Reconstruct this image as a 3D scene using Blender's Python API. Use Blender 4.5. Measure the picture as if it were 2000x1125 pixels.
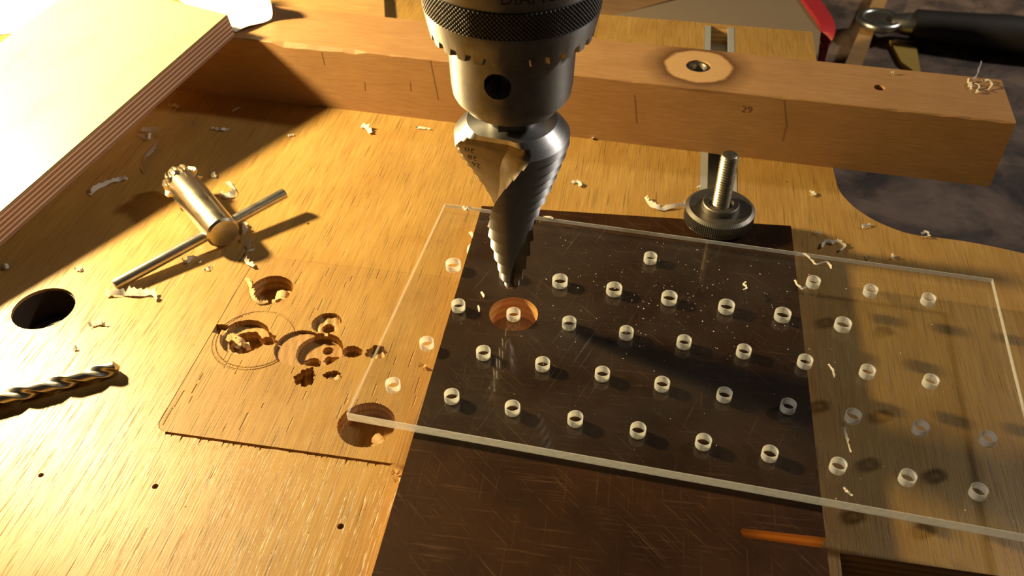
import bpy, bmesh, math, random
import numpy as np
from mathutils import Vector, Matrix
from mathutils.geometry import tessellate_polygon
random.seed(7); RNG = np.random.default_rng(5)
for o in list(bpy.data.objects): bpy.data.objects.remove(o)
SC = bpy.context.scene; COL = SC.collection; MM = 0.001
# ------------------------------------------------------------------ camera, world, lights, exposure
PITCH = 0.7324; FPX = 1800.0; TPAN = 8.0; ZT = TPAN + 2.8; CAMH = 11.1635 * 17 + ZT
cd = bpy.data.cameras.new('camera'); cam = bpy.data.objects.new('camera', cd); COL.objects.link(cam)
cam.location = (0, 0, CAMH * MM); cam.rotation_euler = (math.pi / 2 - PITCH, 0, 0)
cd.sensor_width = 36; cd.lens = FPX / 2000 * 36; cd.clip_start = 0.01; cd.clip_end = 50
cd.dof.use_dof = True; cd.dof.focus_distance = 0.262; cd.dof.aperture_fstop = 30
SC.camera = cam
wd = bpy.data.worlds.new('world'); SC.world = wd; wd.use_nodes = True
wd.node_tree.nodes['Background'].inputs[0].default_value = (1.0, 0.86, 0.68, 1); wd.node_tree.nodes['Background'].inputs[1].default_value = 0.022
def light(name, kind, loc, power, color, size):
    l = bpy.data.lights.new(name, kind); l.energy = power; l.color = color
    if kind == 'AREA': l.size = size
    else: l.shadow_soft_size = size
    o = bpy.data.objects.new(name, l); COL.objects.link(o); o.location = loc
    return o
light('bench_lamp', 'POINT', (-0.273, 0.325, 0.159), 14.0, (1.0, 0.76, 0.37), 0.014)
rl = light('room_lamp', 'AREA', (1.35, 0.62, 0.95), 10.0, (1.0, 0.93, 0.84), 0.12)
rl.rotation_euler = (Vector((0, 0.2, 0)) - rl.location).to_track_quat('-Z', 'Y').to_euler()
SC.view_settings.view_transform = 'Standard'; SC.view_settings.look = 'None'
SC.view_settings.exposure = 0.0; SC.view_settings.gamma = 1.0; SC.view_settings.use_curve_mapping = False
# ------------------------------------------------------------------ helpers (all lengths in mm)
CP, SP = math.cos(PITCH), math.sin(PITCH)
def pt(px, py, z=0.0):
    """pixel -> point on the horizontal plane at height z (mm)"""
    a, b = (px - 1000) / FPX, (562.5 - py) / FPX
    d = Vector((a, b * SP + CP, b * CP - SP)); t = (z - CAMH) / d.z
    return Vector((d.x * t, d.y * t, z))
def obj(name, verts, faces, mat, parent=None, smooth=None, loc=(0, 0, 0)):
    me = bpy.data.meshes.new(name)
    me.from_pydata([(v[0] * MM, v[1] * MM, v[2] * MM) for v in verts], [], faces)
    bm = bmesh.new(); bm.from_mesh(me); bmesh.ops.recalc_face_normals(bm, faces=bm.faces); bm.to_mesh(me); bm.free()
    for m in (mat if isinstance(mat, (list, tuple)) else [mat]): me.materials.append(m)
    if smooth is not None:
        me.polygons.foreach_set('use_smooth', [True] * len(me.polygons)); me.set_sharp_from_angle(angle=math.radians(smooth))
    o = bpy.data.objects.new(name, me); COL.objects.link(o); o.location = [c * MM for c in loc]
    if parent: o.parent = parent
    return o
def empty(name, loc=(0, 0, 0)):
    o = bpy.data.objects.new(name, None); COL.objects.link(o); o.location = [c * MM for c in loc]; o.empty_display_size = 0.01
    return o
def tag(o, label, cat, group=None, kind=None):
    o['label'] = label; o['category'] = cat
    if group: o['group'] = group
    if kind: o['kind'] = kind
    return o
def prism(outline, z0, z1, holes=()):
    loops = [[Vector((p[0], p[1], 0)) for p in l] for l in [outline] + list(holes)]
    flat = [p for l in loops for p in l]; n = len(flat)
    tris = tessellate_polygon(loops)
    V = [(p.x, p.y, z1) for p in flat] + [(p.x, p.y, z0) for p in flat]
    F = [tuple(t) for t in tris] + [tuple(n + i for i in reversed(t)) for t in tris]
    s = 0
    for l in loops:
        k = len(l)
        for i in range(k):
            j = (i + 1) % k; F.append((s + i, s + j, n + s + j, n + s + i))
        s += k
    return V, F
def circle(cx, cy, r, n=40): return [(cx + r * math.cos(2 * math.pi * i / n), cy + r * math.sin(2 * math.pi * i / n)) for i in range(n)]
def merge(*parts):
    V, F = [], []
    for v, f in parts:
        k = len(V); V += list(v); F += [tuple(i + k for i in q) for q in f]
    return V, F
def lathe(rows, n=64, rf=None, cap=True):
    """rows [(z, R)], rf(psi, z, R) -> r ; psi measured from -y towards +x"""
    V, F = [], []
    for z, R in rows:
        for i in range(n):
            a = 2 * math.pi * i / n; r = rf(a, z, R) if rf else R
            V.append((r * math.sin(a), -r * math.cos(a), z))
    for k in range(len(rows) - 1):
        for i in range(n):
            j = (i + 1) % n; F.append((k * n + i, k * n + j, (k + 1) * n + j, (k + 1) * n + i))
    if cap:
        for k in (0, len(rows) - 1):
            V.append((0, 0, rows[k][0])); c = len(V) - 1
            for i in range(n): F.append((k * n + i, k * n + (i + 1) % n, c))
    return V, F
def xf(VF, M): return [tuple(M @ Vector(v)) for v in VF[0]], VF[1]
def frame(origin, axis, up=Vector((0, 0, 1))):
    """matrix whose local z runs along axis"""
    z = Vector(axis).normalized(); x = up.cross(z)
    if x.length < 1e-5: x = Vector((1, 0, 0))
    x.normalize(); y = z.cross(x)
    M = Matrix((x, y, z)).transposed().to_4x4(); M.translation = Vector(origin)
    return M
def spline(P, n):
    P = [Vector(p) for p in P]; Q = [P[0]] + P + [P[-1]]; out = []
    for i in range(1, len(Q) - 2):
        for k in range(n):
            t = k / n; a, b, c, d = Q[i - 1], Q[i], Q[i + 1], Q[i + 2]
            out.append(0.5 * ((2 * b) + (c - a) * t + (2 * a - 5 * b + 4 * c - d) * t * t + (3 * b - a - 3 * c + d) * t ** 3))
    return out + [P[-1]]
def tube(path, r, n=10):
    V, F = [], []; path = [Vector(p) for p in path]
    for k, p in enumerate(path):
        d = (path[min(k + 1, len(path) - 1)] - path[max(k - 1, 0)]); M = frame(p, d); rr = r[k] if isinstance(r, list) else r
        for i in range(n):
            a = 2 * math.pi * i / n; V.append(tuple(M @ Vector((rr * math.cos(a), rr * math.sin(a), 0))))
    for k in range(len(path) - 1):
        for i in range(n): F.append((k * n + i, k * n + (i + 1) % n, (k + 1) * n + (i + 1) % n, (k + 1) * n + i))
    F.append(tuple(range(n))); F.append(tuple(len(V) - n + i for i in range(n)))
    return V, F
def text_mesh(s, size):
    c = bpy.data.curves.new('t', 'FONT'); c.body = s; c.size = size; c.align_x = 'CENTER'; c.align_y = 'CENTER'; c.resolution_u = 3
    o = bpy.data.objects.new('t', c); COL.objects.link(o); bpy.context.view_layer.update()
    me = bpy.data.meshes.new_from_object(o.evaluated_get(bpy.context.evaluated_depsgraph_get()))
    V = [tuple(v.co) for v in me.vertices]; F = [tuple(p.vertices) for p in me.polygons]
    bpy.data.objects.remove(o); bpy.data.curves.remove(c); bpy.data.meshes.remove(me)
    return V, F
# ------------------------------------------------------------------ materials
class NT:
    def __init__(s, name):
        s.m = bpy.data.materials.new(name); s.m.use_nodes = True; s.t = s.m.node_tree; s.t.nodes.clear()
        s.out = s.n('ShaderNodeOutputMaterial')
    def n(s, t, **k):
        x = s.t.nodes.new(t)
        for a, v in k.items(): setattr(x, a, v)
        return x
    def l(s, a, b): s.t.links.new(a, b)
    def val(s, sock, v):
        if isinstance(v, bpy.types.NodeSocket): s.l(v, sock)
        elif isinstance(v, (tuple, list)) and len(v) == 3 and sock.type == 'RGBA': sock.default_value = (*v, 1)
        else: sock.default_value = v
    def math(s, op, a, b=0.0, clamp=False):
        x = s.n('ShaderNodeMath', operation=op, use_clamp=clamp); s.val(x.inputs[0], a); s.val(x.inputs[1], b); return x.outputs[0]
    def mix(s, f, a, b, blend='MIX'):
        x = s.n('ShaderNodeMix', data_type='RGBA', blend_type=blend); s.val(x.inputs[0], f); s.val(x.inputs[6], a); s.val(x.inputs[7], b); return x.outputs[2]
    def coord(s, rot=(0, 0, 0), scale=(1, 1, 1), loc=(0, 0, 0)):
        c = s.n('ShaderNodeTexCoord'); v = s.n('ShaderNodeVectorMath', operation='SCALE'); s.l(c.outputs['Object'], v.inputs[0]); v.inputs[3].default_value = 1000
        r = s.n('ShaderNodeMapping', vector_type='POINT'); r.inputs['Rotation'].default_value = rot; r.inputs['Location'].default_value = loc; s.l(v.outputs[0], r.inputs[0])
        q = s.n('ShaderNodeVectorMath', operation='MULTIPLY'); s.l(r.outputs[0], q.inputs[0]); q.inputs[1].default_value = scale
        return q.outputs[0]
    def noise(s, vec, scale=1.0, detail=3.0, rough=0.55, dist=0.0):
        x = s.n('ShaderNodeTexNoise'); s.l(vec, x.inputs['Vector']); x.inputs['Scale'].default_value = scale; x.inputs['Detail'].default_value = detail
        x.inputs['Roughness'].default_value = rough; x.inputs['Distortion'].default_value = dist; return x.outputs['Fac']
    def ramp(s, f, stops):
        x = s.n('ShaderNodeValToRGB'); s.l(f, x.inputs[0]); e = x.color_ramp.elements
        while len(e) < len(stops): e.new(0.5)
        for k, (p, c) in enumerate(stops): e[k].position = p; e[k].color = (*c, 1) if isinstance(c, (tuple, list)) else (c, c, c, 1)
        return x.outputs[0]
    def bump(s, h, strength, dist):
        b = s.n('ShaderNodeBump'); s.l(h, b.inputs['Height']); b.inputs['Strength'].default_value = strength; b.inputs['Distance'].default_value = dist * MM; return b.outputs[0]
    def pbr(s, color, rough, metal=0.0, spec=0.5, normal=None, coat=0.0, sub=0.0, aniso=0.0):
        p = s.n('ShaderNodeBsdfPrincipled'); s.val(p.inputs['Base Color'], color); s.val(p.inputs['Roughness'], rough); s.val(p.inputs['Metallic'], metal)
        p.inputs['Specular IOR Level'].default_value = spec; p.inputs['Coat Weight'].default_value = coat; p.inputs['Coat Roughness'].default_value = 0.15
        p.inputs['Anisotropic'].default_value = aniso
        if normal is not None: s.l(normal, p.inputs['Normal'])
        return p
    def done(s, sh): s.l(sh.outputs[0], s.out.inputs[0]); return s.m
    def nz(s):
        c = s.n('ShaderNodeTexCoord'); x = s.n('ShaderNodeSeparateXYZ'); s.l(c.outputs['Normal'], x.inputs[0]); return s.math('ABSOLUTE', x.outputs[2])
    def sepz(s, vec):
        x = s.n('ShaderNodeSeparateXYZ'); s.l(vec, x.inputs[0]); return x.outputs
GR = math.radians(9.7)      # the table's own axes are turned by -9.7 degrees
def wood(name, base, dark, light, rot=GR, fine=(2.2, 0.05), pores=1.0, rough=0.42, spec=0.5, plies=None, along='y', extra=None):
    t = NT(name); sx, sy = fine
    sc = (sx, sy, sx) if along == 'y' else (sy, sx, sx)
    v = t.coord((0, 0, rot), sc)
    lo = t.coord((0, 0, rot), (0.10, 0.022, 0.10) if along == 'y' else (0.022, 0.10, 0.10))
    blot = t.noise(t.coord((0, 0, rot), (0.045, 0.03, 0.04)), 1.0, 4, 0.6)
    g = t.noise(v, 1.0, 4, 0.65); f = t.noise(lo, 1.0, 3, 0.6, 1.2)
    col = t.mix(t.ramp(f, [(0.3, 0.0), (0.7, 1.0)]), base, light)
    col = t.mix(t.math('MULTIPLY', t.ramp(g, [(0.35, 1.0), (0.62, 0.0)]), 0.5), col, dark)
    col = t.mix(t.math('MULTIPLY', t.ramp(blot, [(0.42, 0.0), (0.75, 1.0)]), 0.35), col, dark)
    pv = t.coord((0, 0, rot), (3.4, 0.055, 3.4) if along == 'y' else (0.055, 3.4, 3.4), (31, 7, 3))
    po = t.ramp(t.noise(pv, 1.0, 2, 0.5), [(0.29, 1.0), (0.40, 0.0)])
    col = t.mix(t.math('MULTIPLY', po, 0.55 * pores), col, tuple(c * 0.28 for c in dark))
    if extra: col = extra(t, col)
    h = t.math('SUBTRACT', t.math('MULTIPLY', g, 0.5), t.math('MULTIPLY', po, 0.9 * pores))
    if plies:
        vz = t.sepz(t.coord())[2]
        wv = t.math('FRACT', t.math('MULTIPLY', t.math('ADD', vz, 60.0), 1.0 / plies[0]))
        pc = t.ramp(wv, [(0.0, plies[1]), (0.44, plies[1]), (0.50, plies[2]), (0.94, plies[2])])
        pc = t.mix(t.math('MULTIPLY', t.noise(t.coord((0, 0, rot), (0.8, 0.8, 3)), 1, 3), 0.5), pc, dark)
        col = t.mix(t.ramp(t.nz(), [(0.55, 1.0), (0.85, 0.0)]), col, pc)
        deep = t.ramp(t.math('MULTIPLY', vz, -1.0), [(0.35, 0.0), (0.9, 1.0)])
        col = t.mix(t.math('MULTIPLY', deep, 0.55), col, pc)
    rg = t.math('ADD', t.math('MULTIPLY', t.noise(lo, 3.0, 3), 0.25), rough - 0.12)
    return t.done(t.pbr(col, rg, spec=spec, normal=t.bump(h, 0.55, 0.22)))
PLY = (2.4, (0.56, 0.35, 0.14), (0.38, 0.21, 0.085))
M_TABLE = wood('table_plywood', (0.395, 0.226, 0.055), (0.22, 0.102, 0.022), (0.455, 0.282, 0.078), plies=PLY, rough=0.40, spec=0.55)
M_INSERT = wood('insert_plywood', (0.36, 0.203, 0.050), (0.20, 0.092, 0.020), (0.42, 0.252, 0.068), plies=PLY, rough=0.5, spec=0.35, pores=1.1)
def plain(name, color, rough, metal=0.0, spec=0.5, var=0.25, scale=0.5, bump=0.0):
    t = NT(name); n = t.noise(t.coord(scale=(scale,) * 3), 1, 4, 0.6)
    col = t.mix(t.math('MULTIPLY', n, var * 2, True), color, tuple(c * 0.45 for c in color))
    r = t.math('ADD', t.math('MULTIPLY', n, 0.2), rough - 0.1)
    return t.done(t.pbr(col, r, metal, spec, t.bump(n, bump, 0.2) if bump else None))
def steel(name, color, rough, ring=6.0, var=0.3, aniso=0.0, axis='Z'):
    """turned steel: fine circular tool marks and dull patches"""
    t = NT(name); a = t.noise(t.coord(scale=(0.15, 0.15, ring)), 1, 3, 0.6); b = t.noise(t.coord(scale=(0.22,) * 3, loc=(5, 9, 2)), 1, 4, 0.65)
    col = t.mix(t.math('MULTIPLY', t.ramp(b, [(0.42, 0.0), (0.72, 1.0)]), var), color, tuple(c * 0.35 for c in color))
    r = t.math('ADD', t.math('MULTIPLY', t.math('ADD', a, b), 0.16), rough - 0.14)
    p = t.pbr(col, r, 1.0, normal=t.bump(a, 0.12, 0.1), aniso=aniso)
    if aniso:
        tg = t.n('ShaderNodeTangent', direction_type='RADIAL', axis=axis); t.l(tg.outputs[0], p.inputs['Tangent']); p.inputs['Anisotropic Rotation'].default_value = 0.25
    return t.done(p)
M_STEEL = steel('bright_steel', (0.60, 0.57, 0.52), 0.30)
M_CHUCK = steel('chuck_steel', (0.34, 0.33, 0.315), 0.46, 3.0, 0.4, 0.85)
M_KNURL = steel('knurled_steel', (0.17, 0.165, 0.16), 0.40, 1.0, 0.3)
M_BIT = steel('drill_steel', (0.62, 0.61, 0.60), 0.41, 5.0, 0.25, 0.62)
M_LAND = steel('ground_land_steel', (0.56, 0.555, 0.55), 0.56, 5.0, 0.2, 0.97)
M_FLUTE_SHADE = steel('shaded_flute_steel', (0.17, 0.14, 0.105), 0.32, 2.0, 0.4)  # flute faces: shade and dark reflections put into the steel colour
M_KEY = steel('key_steel', (0.62, 0.55, 0.42), 0.28, 0.8, 0.3)
M_DARKMETAL = steel('blackened_steel', (0.10, 0.095, 0.09), 0.4, 1.0, 0.3)
M_NUT = steel('burnished_steel', (0.25, 0.225, 0.19), 0.45, 0.8, 0.4)
M_ZINC = steel('zinc_steel', (0.58, 0.50, 0.36), 0.33, 1.0, 0.25)
M_ALU = plain('aluminium', (0.62, 0.62, 0.58), 0.45, 0.6, var=0.1)
M_INK = plain('dark_ink', (0.03, 0.025, 0.02), 0.7, var=0.1)
M_PENCIL = plain('pencil_grey', (0.18, 0.09, 0.04), 0.8, var=0.2)
M_HOLE_DARK = plain('dark_hole_wall', (0.05, 0.032, 0.022), .6, var=.3, scale=.6)
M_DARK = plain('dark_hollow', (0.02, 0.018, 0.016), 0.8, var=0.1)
# ------------------------------------------------------------------ the table, its insert and rail
E1 = Vector((math.cos(GR), -math.sin(GR), 0)); E2 = Vector((math.sin(GR), math.cos(GR), 0))
XY = lambda v: (v.x, v.y)
curve_px = [(1628, 334), (1635, 361), (1644, 379), (1669, 405), (1704, 428), (1739, 444), (1778, 457), (1831, 464), (1900, 474), (2000, 495), (2200, 545)]
curve = [XY(p) for p in spline([pt(x, y) for x, y in curve_px], 4)]
backR = pt(1586, 62); corner = pt(1640, 1080); frontR = corner + E1 * 150
outline = [(-360, 480), XY(backR - E1 * 250 + E2 * 4), XY(backR)] + curve + [XY(frontR), XY(corner), XY(corner - E2 * 110), (-360, 60)]
iFL, iFR, iBL = pt(303, 840), pt(792, 908), pt(508, 500)
IW = (iFR - iFL).length; ID = (iBL - iFL).dot(E2); IO = iFL
def rrect(o, w, d, r, n=8, m=0.0):
    out = []
    for cx, cy, a0 in ((w - r, r, -90), (w - r, d - r, 0), (r, d - r, 90), (r, r, 180)):
        for k in range(n + 1):
            a = math.radians(a0 + 90 * k / n); out.append(XY(o + E1 * (cx + (r + m) * math.cos(a)) + E2 * (cy + (r + m) * math.sin(a))))
    return out
# splintered front lip of the cutout
base_ = rrect(IO - E1 * .22 - E2 * .0, IW + .26, ID + .04, 3.2, 8, 0.0)
lip = []; u = 3.4
while u < IW - 3.6:
    g_ = .75 + .2 * RNG.random(); lip.append((u, g_))
    if RNG.random() < .45: w_ = .5 + .5 * RNG.random(); lip.append((u + w_ * .3, g_ + .5 + 2.4 * RNG.random() ** 2)); lip.append((u + w_ * .6, g_ + .1))
    u += 1.0 + 1.4 * RNG.random()
cut = [XY(IO + E1 * a - E2 * b) for a, b in lip if a < IW - 3.3] + base_
hs = pt(85, 602); R_HS = 9.6
nails = [(80, 928, 0.75), (303, 950, 0.85), (665, 1028, 0.9), (602, 437, 0.45), (1538, 355, 0.4), (494, 452, 0.4)]
tA = pt(1374, 360) + E1 * 0; trk_c = (pt(1366, 350) + pt(1440, 350)) / 2; TW = 6.9
tc = trk_c; s0, s1 = -45.0, (backR - tc).dot(E2) + 4 - 6.0
groove = [XY(tc + E1 * a + E2 * b) for a, b in ((-TW, s0), (TW, s0), (TW, s1), (-TW, s1))]
# keep the groove clear of the insert
table = tag(empty('drill_press_table', (0, 0, 0)), 'worn golden plywood drill press table under everything, with inlaid metal rail', 'table')
holes = [cut, circle(hs.x, hs.y, R_HS, 48), groove] + [circle(pt(x, y).x, pt(x, y).y, r, 12) for x, y, r in nails]
V, F = prism(outline, -18, 0, holes)
obj('tabletop', V, F, M_TABLE, table)
# ledge under the insert and floors of the holes
V, F = prism(rrect(IO, IW, ID, 3.2, 8, 3.5), -16, -11.5); obj('insert_ledge', V, F, M_TABLE, table)
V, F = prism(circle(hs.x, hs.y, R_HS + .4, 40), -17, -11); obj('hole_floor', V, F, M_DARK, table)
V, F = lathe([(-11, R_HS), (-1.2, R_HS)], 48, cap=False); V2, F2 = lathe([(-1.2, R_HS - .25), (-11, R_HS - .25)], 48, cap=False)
obj('dark_hole_sleeve', *xf(merge((V, F), (V2, F2), prism(circle(0, 0, R_HS, 48), -1.3, -1.2, [circle(0, 0, R_HS - .25, 48)])), Matrix.Translation((hs.x, hs.y, 0))), M_HOLE_DARK, table, 40)  # sleeve added to make the walls of the hole dark
for x, y, r in nails:
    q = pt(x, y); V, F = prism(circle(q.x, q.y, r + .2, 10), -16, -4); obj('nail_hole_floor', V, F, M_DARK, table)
sv = merge(xf(lathe([(-11, 4.6), (-9.6, 4.6), (-8.6, 3.6), (-8.6, 1.7), (-9.8, 1.5)], 28), Matrix.Translation((hs.x, hs.y, 0))))
scw = obj('sunken_screw', *sv, M_DARKMETAL, table, 40)
V, F = prism(circle(hs.x, hs.y, 7.4, 32), -11.2, -10.6, [circle(hs.x, hs.y, 4.9, 32)]); obj('washer', V, F, M_NUT, scw)
# aluminium rail: U profile with inward lips
def extr(profile, a, b):
    n = len(profile); V = [tuple(tc + E1 * x + E2 * y + Vector((0, 0, z))) for y in (a, b) for x, z in profile]
    F = [tuple(range(n)), tuple(range(n, 2 * n))] + [(i, (i + 1) % n, n + (i + 1) % n, n + i) for i in range(n)]
    return V, F
e = 0.1
rail = obj('metal_rail', *extr([(-TW + e, -9), (TW - e, -9), (TW - e, -11), (-TW + e, -11)], s0 + .1, s1 - .1), M_ALU, table)
for sgn in (-1, 1):
    pr = [(sgn * (TW - e), 0.15), (sgn * (TW - 2.9), 0.15), (sgn * (TW - 2.9), -1.6), (sgn * (TW - 1.4), -1.6), (sgn * (TW - 1.4), -9), (sgn * (TW - e), -9)]
    obj('rail_lip', *extr(pr, s0 + .1, s1 - .1), M_ALU, rail)
# insert: height field with the pits, scores and chips that drills have left
def make_insert():
    step = 0.24; nx, ny = int(IW / step), int(ID / step)
    u = np.linspace(0, IW, nx + 1); v = np.linspace(0, ID, ny + 1); U, W = np.meshgrid(u, v, indexing='ij')
    L = lambda px, py: ((pt(px, py) - IO).dot(E1), (pt(px, py) - IO).dot(E2))
    ph = RNG.random((6, 3)) * 6.28
    def rn(a, amp, k=0): return 1 + amp * (np.sin(3 * a + ph[k % 6, 0]) * .5 + np.sin(7 * a + ph[k % 6, 1]) * .35 + np.sin(13 * a + ph[k % 6, 2]) * .25)
    Z = np.zeros_like(U)
    def pit(px, py, r, depth, amp=0.0, k=0, ex=1.0, ey=1.0, floor=0.0):
        cx, cy = L(px, py); dx, dy = (U - cx) / ex, (W - cy) / ey; a = np.arctan2(dy, dx); d = np.hypot(dx, dy)
        m = d < r * rn(a, amp, k)
        zz = -depth + floor * (np.sin(U * 1.7 + .4 * W) * np.sin(W * .45 + U * .6 + k))
        Z[m] = np.minimum(Z[m], zz[m])
    pit(530, 566, 6.8, 5.8, 0.008, 0, floor=.05); pit(716, 829, 7.9, 6.2, 0.008, 1, floor=.05)
    pit(477, 657, 7.3, 2.1, 0.02, 2, floor=.05); pit(478, 661, 4.9, 6.0, 0.10, 3, floor=.3); pit(515, 662, 2.6, 4.2, .22, 4, ex=1.6, floor=.4)
    pit(584, 679, 7.4, 1.0, 0.015, 5, floor=.05); pit(624, 683, 7.0, 3.0, 0.015, 0, floor=.05); pit(606, 699, 2.7, 8.0, .06, 1, floor=.3); pit(638, 672, 1.5, 5.5, 0.02, 2)
    pit(650, 693, 2.0, 5.0, 0.2, 2, ex=1.5, floor=.3)
    pit(638, 631, 4.5, 1.4, 0.03, 3, floor=.25); pit(640, 636, 1.9, 6.5, 0.06, 4)
    pit(688, 687, 2.3, 2.6, .06, 5, ex=1.3, floor=.3); pit(735, 688, 2.4, 1.8, .2, 0, ex=1.25, ey=1.1, floor=.5)
    pit(392, 632, 2.9, 2.2, .24, 1, ex=1.25, ey=.9, floor=.8); pit(432, 642, 2.0, 1.5, .2, 2, ex=1.6, floor=.5)
    pit(596, 737, 2.9, 3.2, .25, 3, ex=.95, ey=1.2, floor=.9); pit(650, 733, 1.6, 1.0, .2, 4, ex=1.6, floor=.3)
    for (px, py, r, w) in ((498, 664, 12.6, .22), (500, 662, 11.9, .12)):
        cx, cy = L(px, py); d = np.hypot(U - cx, W - cy); m = (abs(d - r) < w) & (Z > -.1); Z[m] = -.16
    for _ in range(45):       # small cracks along the grain
        cx, cy, ln = RNG.random() * IW, RNG.random() * ID, 1.5 + 5 * RNG.random(); m = (abs(U - cx) < .13) & (abs(W - cy) < ln / 2) & (Z > -.1); Z[m] = -.14
    r = 3.2
    Uc = np.clip(U, r, IW - r); Wc = np.clip(W, r, ID - r); dx, dy = U - Uc, W - Wc; d = np.hypot(dx, dy); cm = (dx != 0) & (dy != 0) & (d > r)
    U2 = np.where(cm, Uc + dx / np.maximum(d, 1e-6) * r, U); W2 = np.where(cm, Wc + dy / np.maximum(d, 1e-6) * r, W)
    X = IO.x + E1.x * U2 + E2.x * W2; Y = IO.y + E1.y * U2 + E2.y * W2
    V = np.stack([X, Y, Z], -1).reshape(-1, 3); N = ny + 1
    i, j = np.meshgrid(np.arange(nx), np.arange(ny), indexing='ij'); a = (i * N + j).ravel()
    F = np.stack([a, a + N, a + N + 1, a + 1], -1).tolist()
    ring = [k * N for k in range(nx + 1)] + [nx * N + k for k in range(1, N)] + [k * N + ny for k in range(nx - 1, -1, -1)] + [k for k in range(ny - 1, 0, -1)]
    b = len(V); V = V.tolist() + [(V[q][0], V[q][1], -11.5) for q in ring]; m = len(ring)
    for k in range(m): F.append((ring[k], ring[(k + 1) % m], b + (k + 1) % m, b + k))
    F.append(tuple(range(b, b + m)))
    return V, F
ins = obj('insert_plate', *make_insert(), M_INSERT)
tag(ins, 'square plywood insert with rounded corners, drilled full of overlapping holes', 'insert')
# ------------------------------------------------------------------ workbench far below
t = NT('bench_clutter'); n1 = t.noise(t.coord(scale=(0.02,) * 3), 1, 5, 0.65, 0.6); n2 = t.noise(t.coord(scale=(0.05,) * 3, loc=(40, 10, 0)), 1, 4, 0.6)
c = t.mix(t.ramp(n1, [(0.38, 0.0), (0.62, 1.0)]), (0.045, 0.028, 0.024), (0.24, 0.16, 0.115)); c = t.mix(t.ramp(n2, [(0.5, 0.0), (0.7, 0.8)]), c, (0.07, 0.06, 0.045))
M_BENCH = t.done(t.pbr(c, 0.8))
ZB = -95.0
V, F = prism([(-900, -300), (1200, -300), (1200, 1400), (-900, 1400)], ZB - 20, ZB); fl = obj('floor', V, F, M_BENCH); fl['kind'] = 'structure'; fl['label'] = 'dirty mottled brown workbench surface below the drill press table'
# ------------------------------------------------------------------ fence
HF = 27.4
fA, fB = pt(1936, 368), pt(880, 240)
fdir = Vector((pt(1120, 146, HF) - pt(1985, 240, HF))); fdir.z = 0; fdir.normalize()
f0 = pt(1985, 240, HF); f0.z = 0
fn = Vector((-fdir.y, fdir.x, 0));  fn = fn if fn.y > 0 else -fn
FW = abs((pt(1300, 80, HF) - f0).dot(fn)) * 0.5 + abs((pt(1900, 160, HF) - f0).dot(fn)) * 0.5
FL_ = (Vector((-150, 0, 0)) - f0).dot(fdir) if False else 330.0
disc = pt(1364, 129, HF); dsm = pt(1718, 171, HF)
def burn(t, col):
    v = t.n('ShaderNodeVectorMath', operation='DISTANCE'); s = t.coord(scale=(1, 1, 0)); t.l(s, v.inputs[0]); v.inputs[1].default_value = (disc.x, disc.y, 0)
    w = t.math('ADD', v.outputs['Value'], t.math('MULTIPLY', t.noise(t.coord(scale=(.12, .12, .12)), 1, 3), 3.0))
    zz = t.sepz(t.coord())[2]; top = t.math('GREATER_THAN', zz, HF - 1.5)
    halo = t.ramp(t.math('MULTIPLY', w, 1 / 30.0), [(0.0, 0.0), (0.455, 0.0), (0.495, 0.85), (0.60, 0.45), (0.80, 0.0)])
    col = t.mix(t.math('MULTIPLY', halo, top), col, (0.09, 0.035, 0.012))
    lightd = t.ramp(t.math('MULTIPLY', w, 1 / 30.0), [(0.0, 1.0), (0.44, 1.0), (0.475, 0.0)])
    return t.mix(t.math('MULTIPLY', t.math('MULTIPLY', lightd, top), 0.45), col, (0.72, 0.45, 0.2))
M_FENCE = wood('fence_beech', (0.37, 0.20, 0.078), (0.26, 0.125, 0.045), (0.41, 0.23, 0.095), rot=math.atan2(-fdir.y, fdir.x) * 0 + math.radians(13), fine=(2.6, 0.12), pores=0.25, rough=0.55, spec=0.35, along='x', extra=burn)
fence = tag(empty('wooden_fence', XY(f0) + (0,)), 'long square orange-brown wooden fence beam lying across the table', 'fence beam')
def fpt(a, b, z=0): return f0 + fdir * a + fn * b + Vector((0, 0, z))
# front upper rim with chips torn out
rim = []
for k in range(0, 67):
    a = FL_ * k / 66; d = 0.0
    X = fpt(a, 0)
    if -96 < X.x < -58: d = 0.5 + 0.9 * RNG.random()
    elif RNG.random() < .25: d = .35 * RNG.random()
    rim.append((a, d))
V, F = [], []
for a, d in rim:
    V += [tuple(fpt(a, 0, 0)), tuple(fpt(a, 0, HF - .35 - d * 1.3)), tuple(fpt(a, .35 + d, HF)), tuple(fpt(a, FW, HF)), tuple(fpt(a, FW, 0))]
m = len(rim)
sec_holes = [circle(disc.x, disc.y, 4.7, 32), circle(dsm.x, dsm.y, 2.1, 16)]
for k in range(m - 1):
    for q in (0, 1, 3, 4):
        F.append((k * 5 + q, k * 5 + (q + 1) % 5, (k + 1) * 5 + (q + 1) % 5, (k + 1) * 5 + q))
F += [tuple(range(5)), tuple(range((m - 1) * 5, m * 5))]
toploop = [V[k * 5 + 2] for k in range(m)] + [V[(m - 1) * 5 + 3], V[3]]
loops = [[Vector((p[0], p[1], 0)) for p in toploop]] + [[Vector((p[0], p[1], 0)) for p in h] for h in sec_holes]
flat = [p for l in loops for p in l]; tr = tessellate_polygon(loops); b = len(V)
V += [(p.x, p.y, HF) for p in flat]; F += [tuple(b + i for i in q) for q in tr]
s = b + len(loops[0])
for l in loops[1:]:
    k = len(l); b2 = len(V); V += [(p.x, p.y, HF - 14) for p in l]
    for i in range(k): F.append((s + i, s + (i + 1) % k, b2 + (i + 1) % k, b2 + i))
    F.append(tuple(range(b2, b2 + k))); s += k
V = [(v[0] - f0.x, v[1] - f0.y, v[2]) for v in V]
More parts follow.
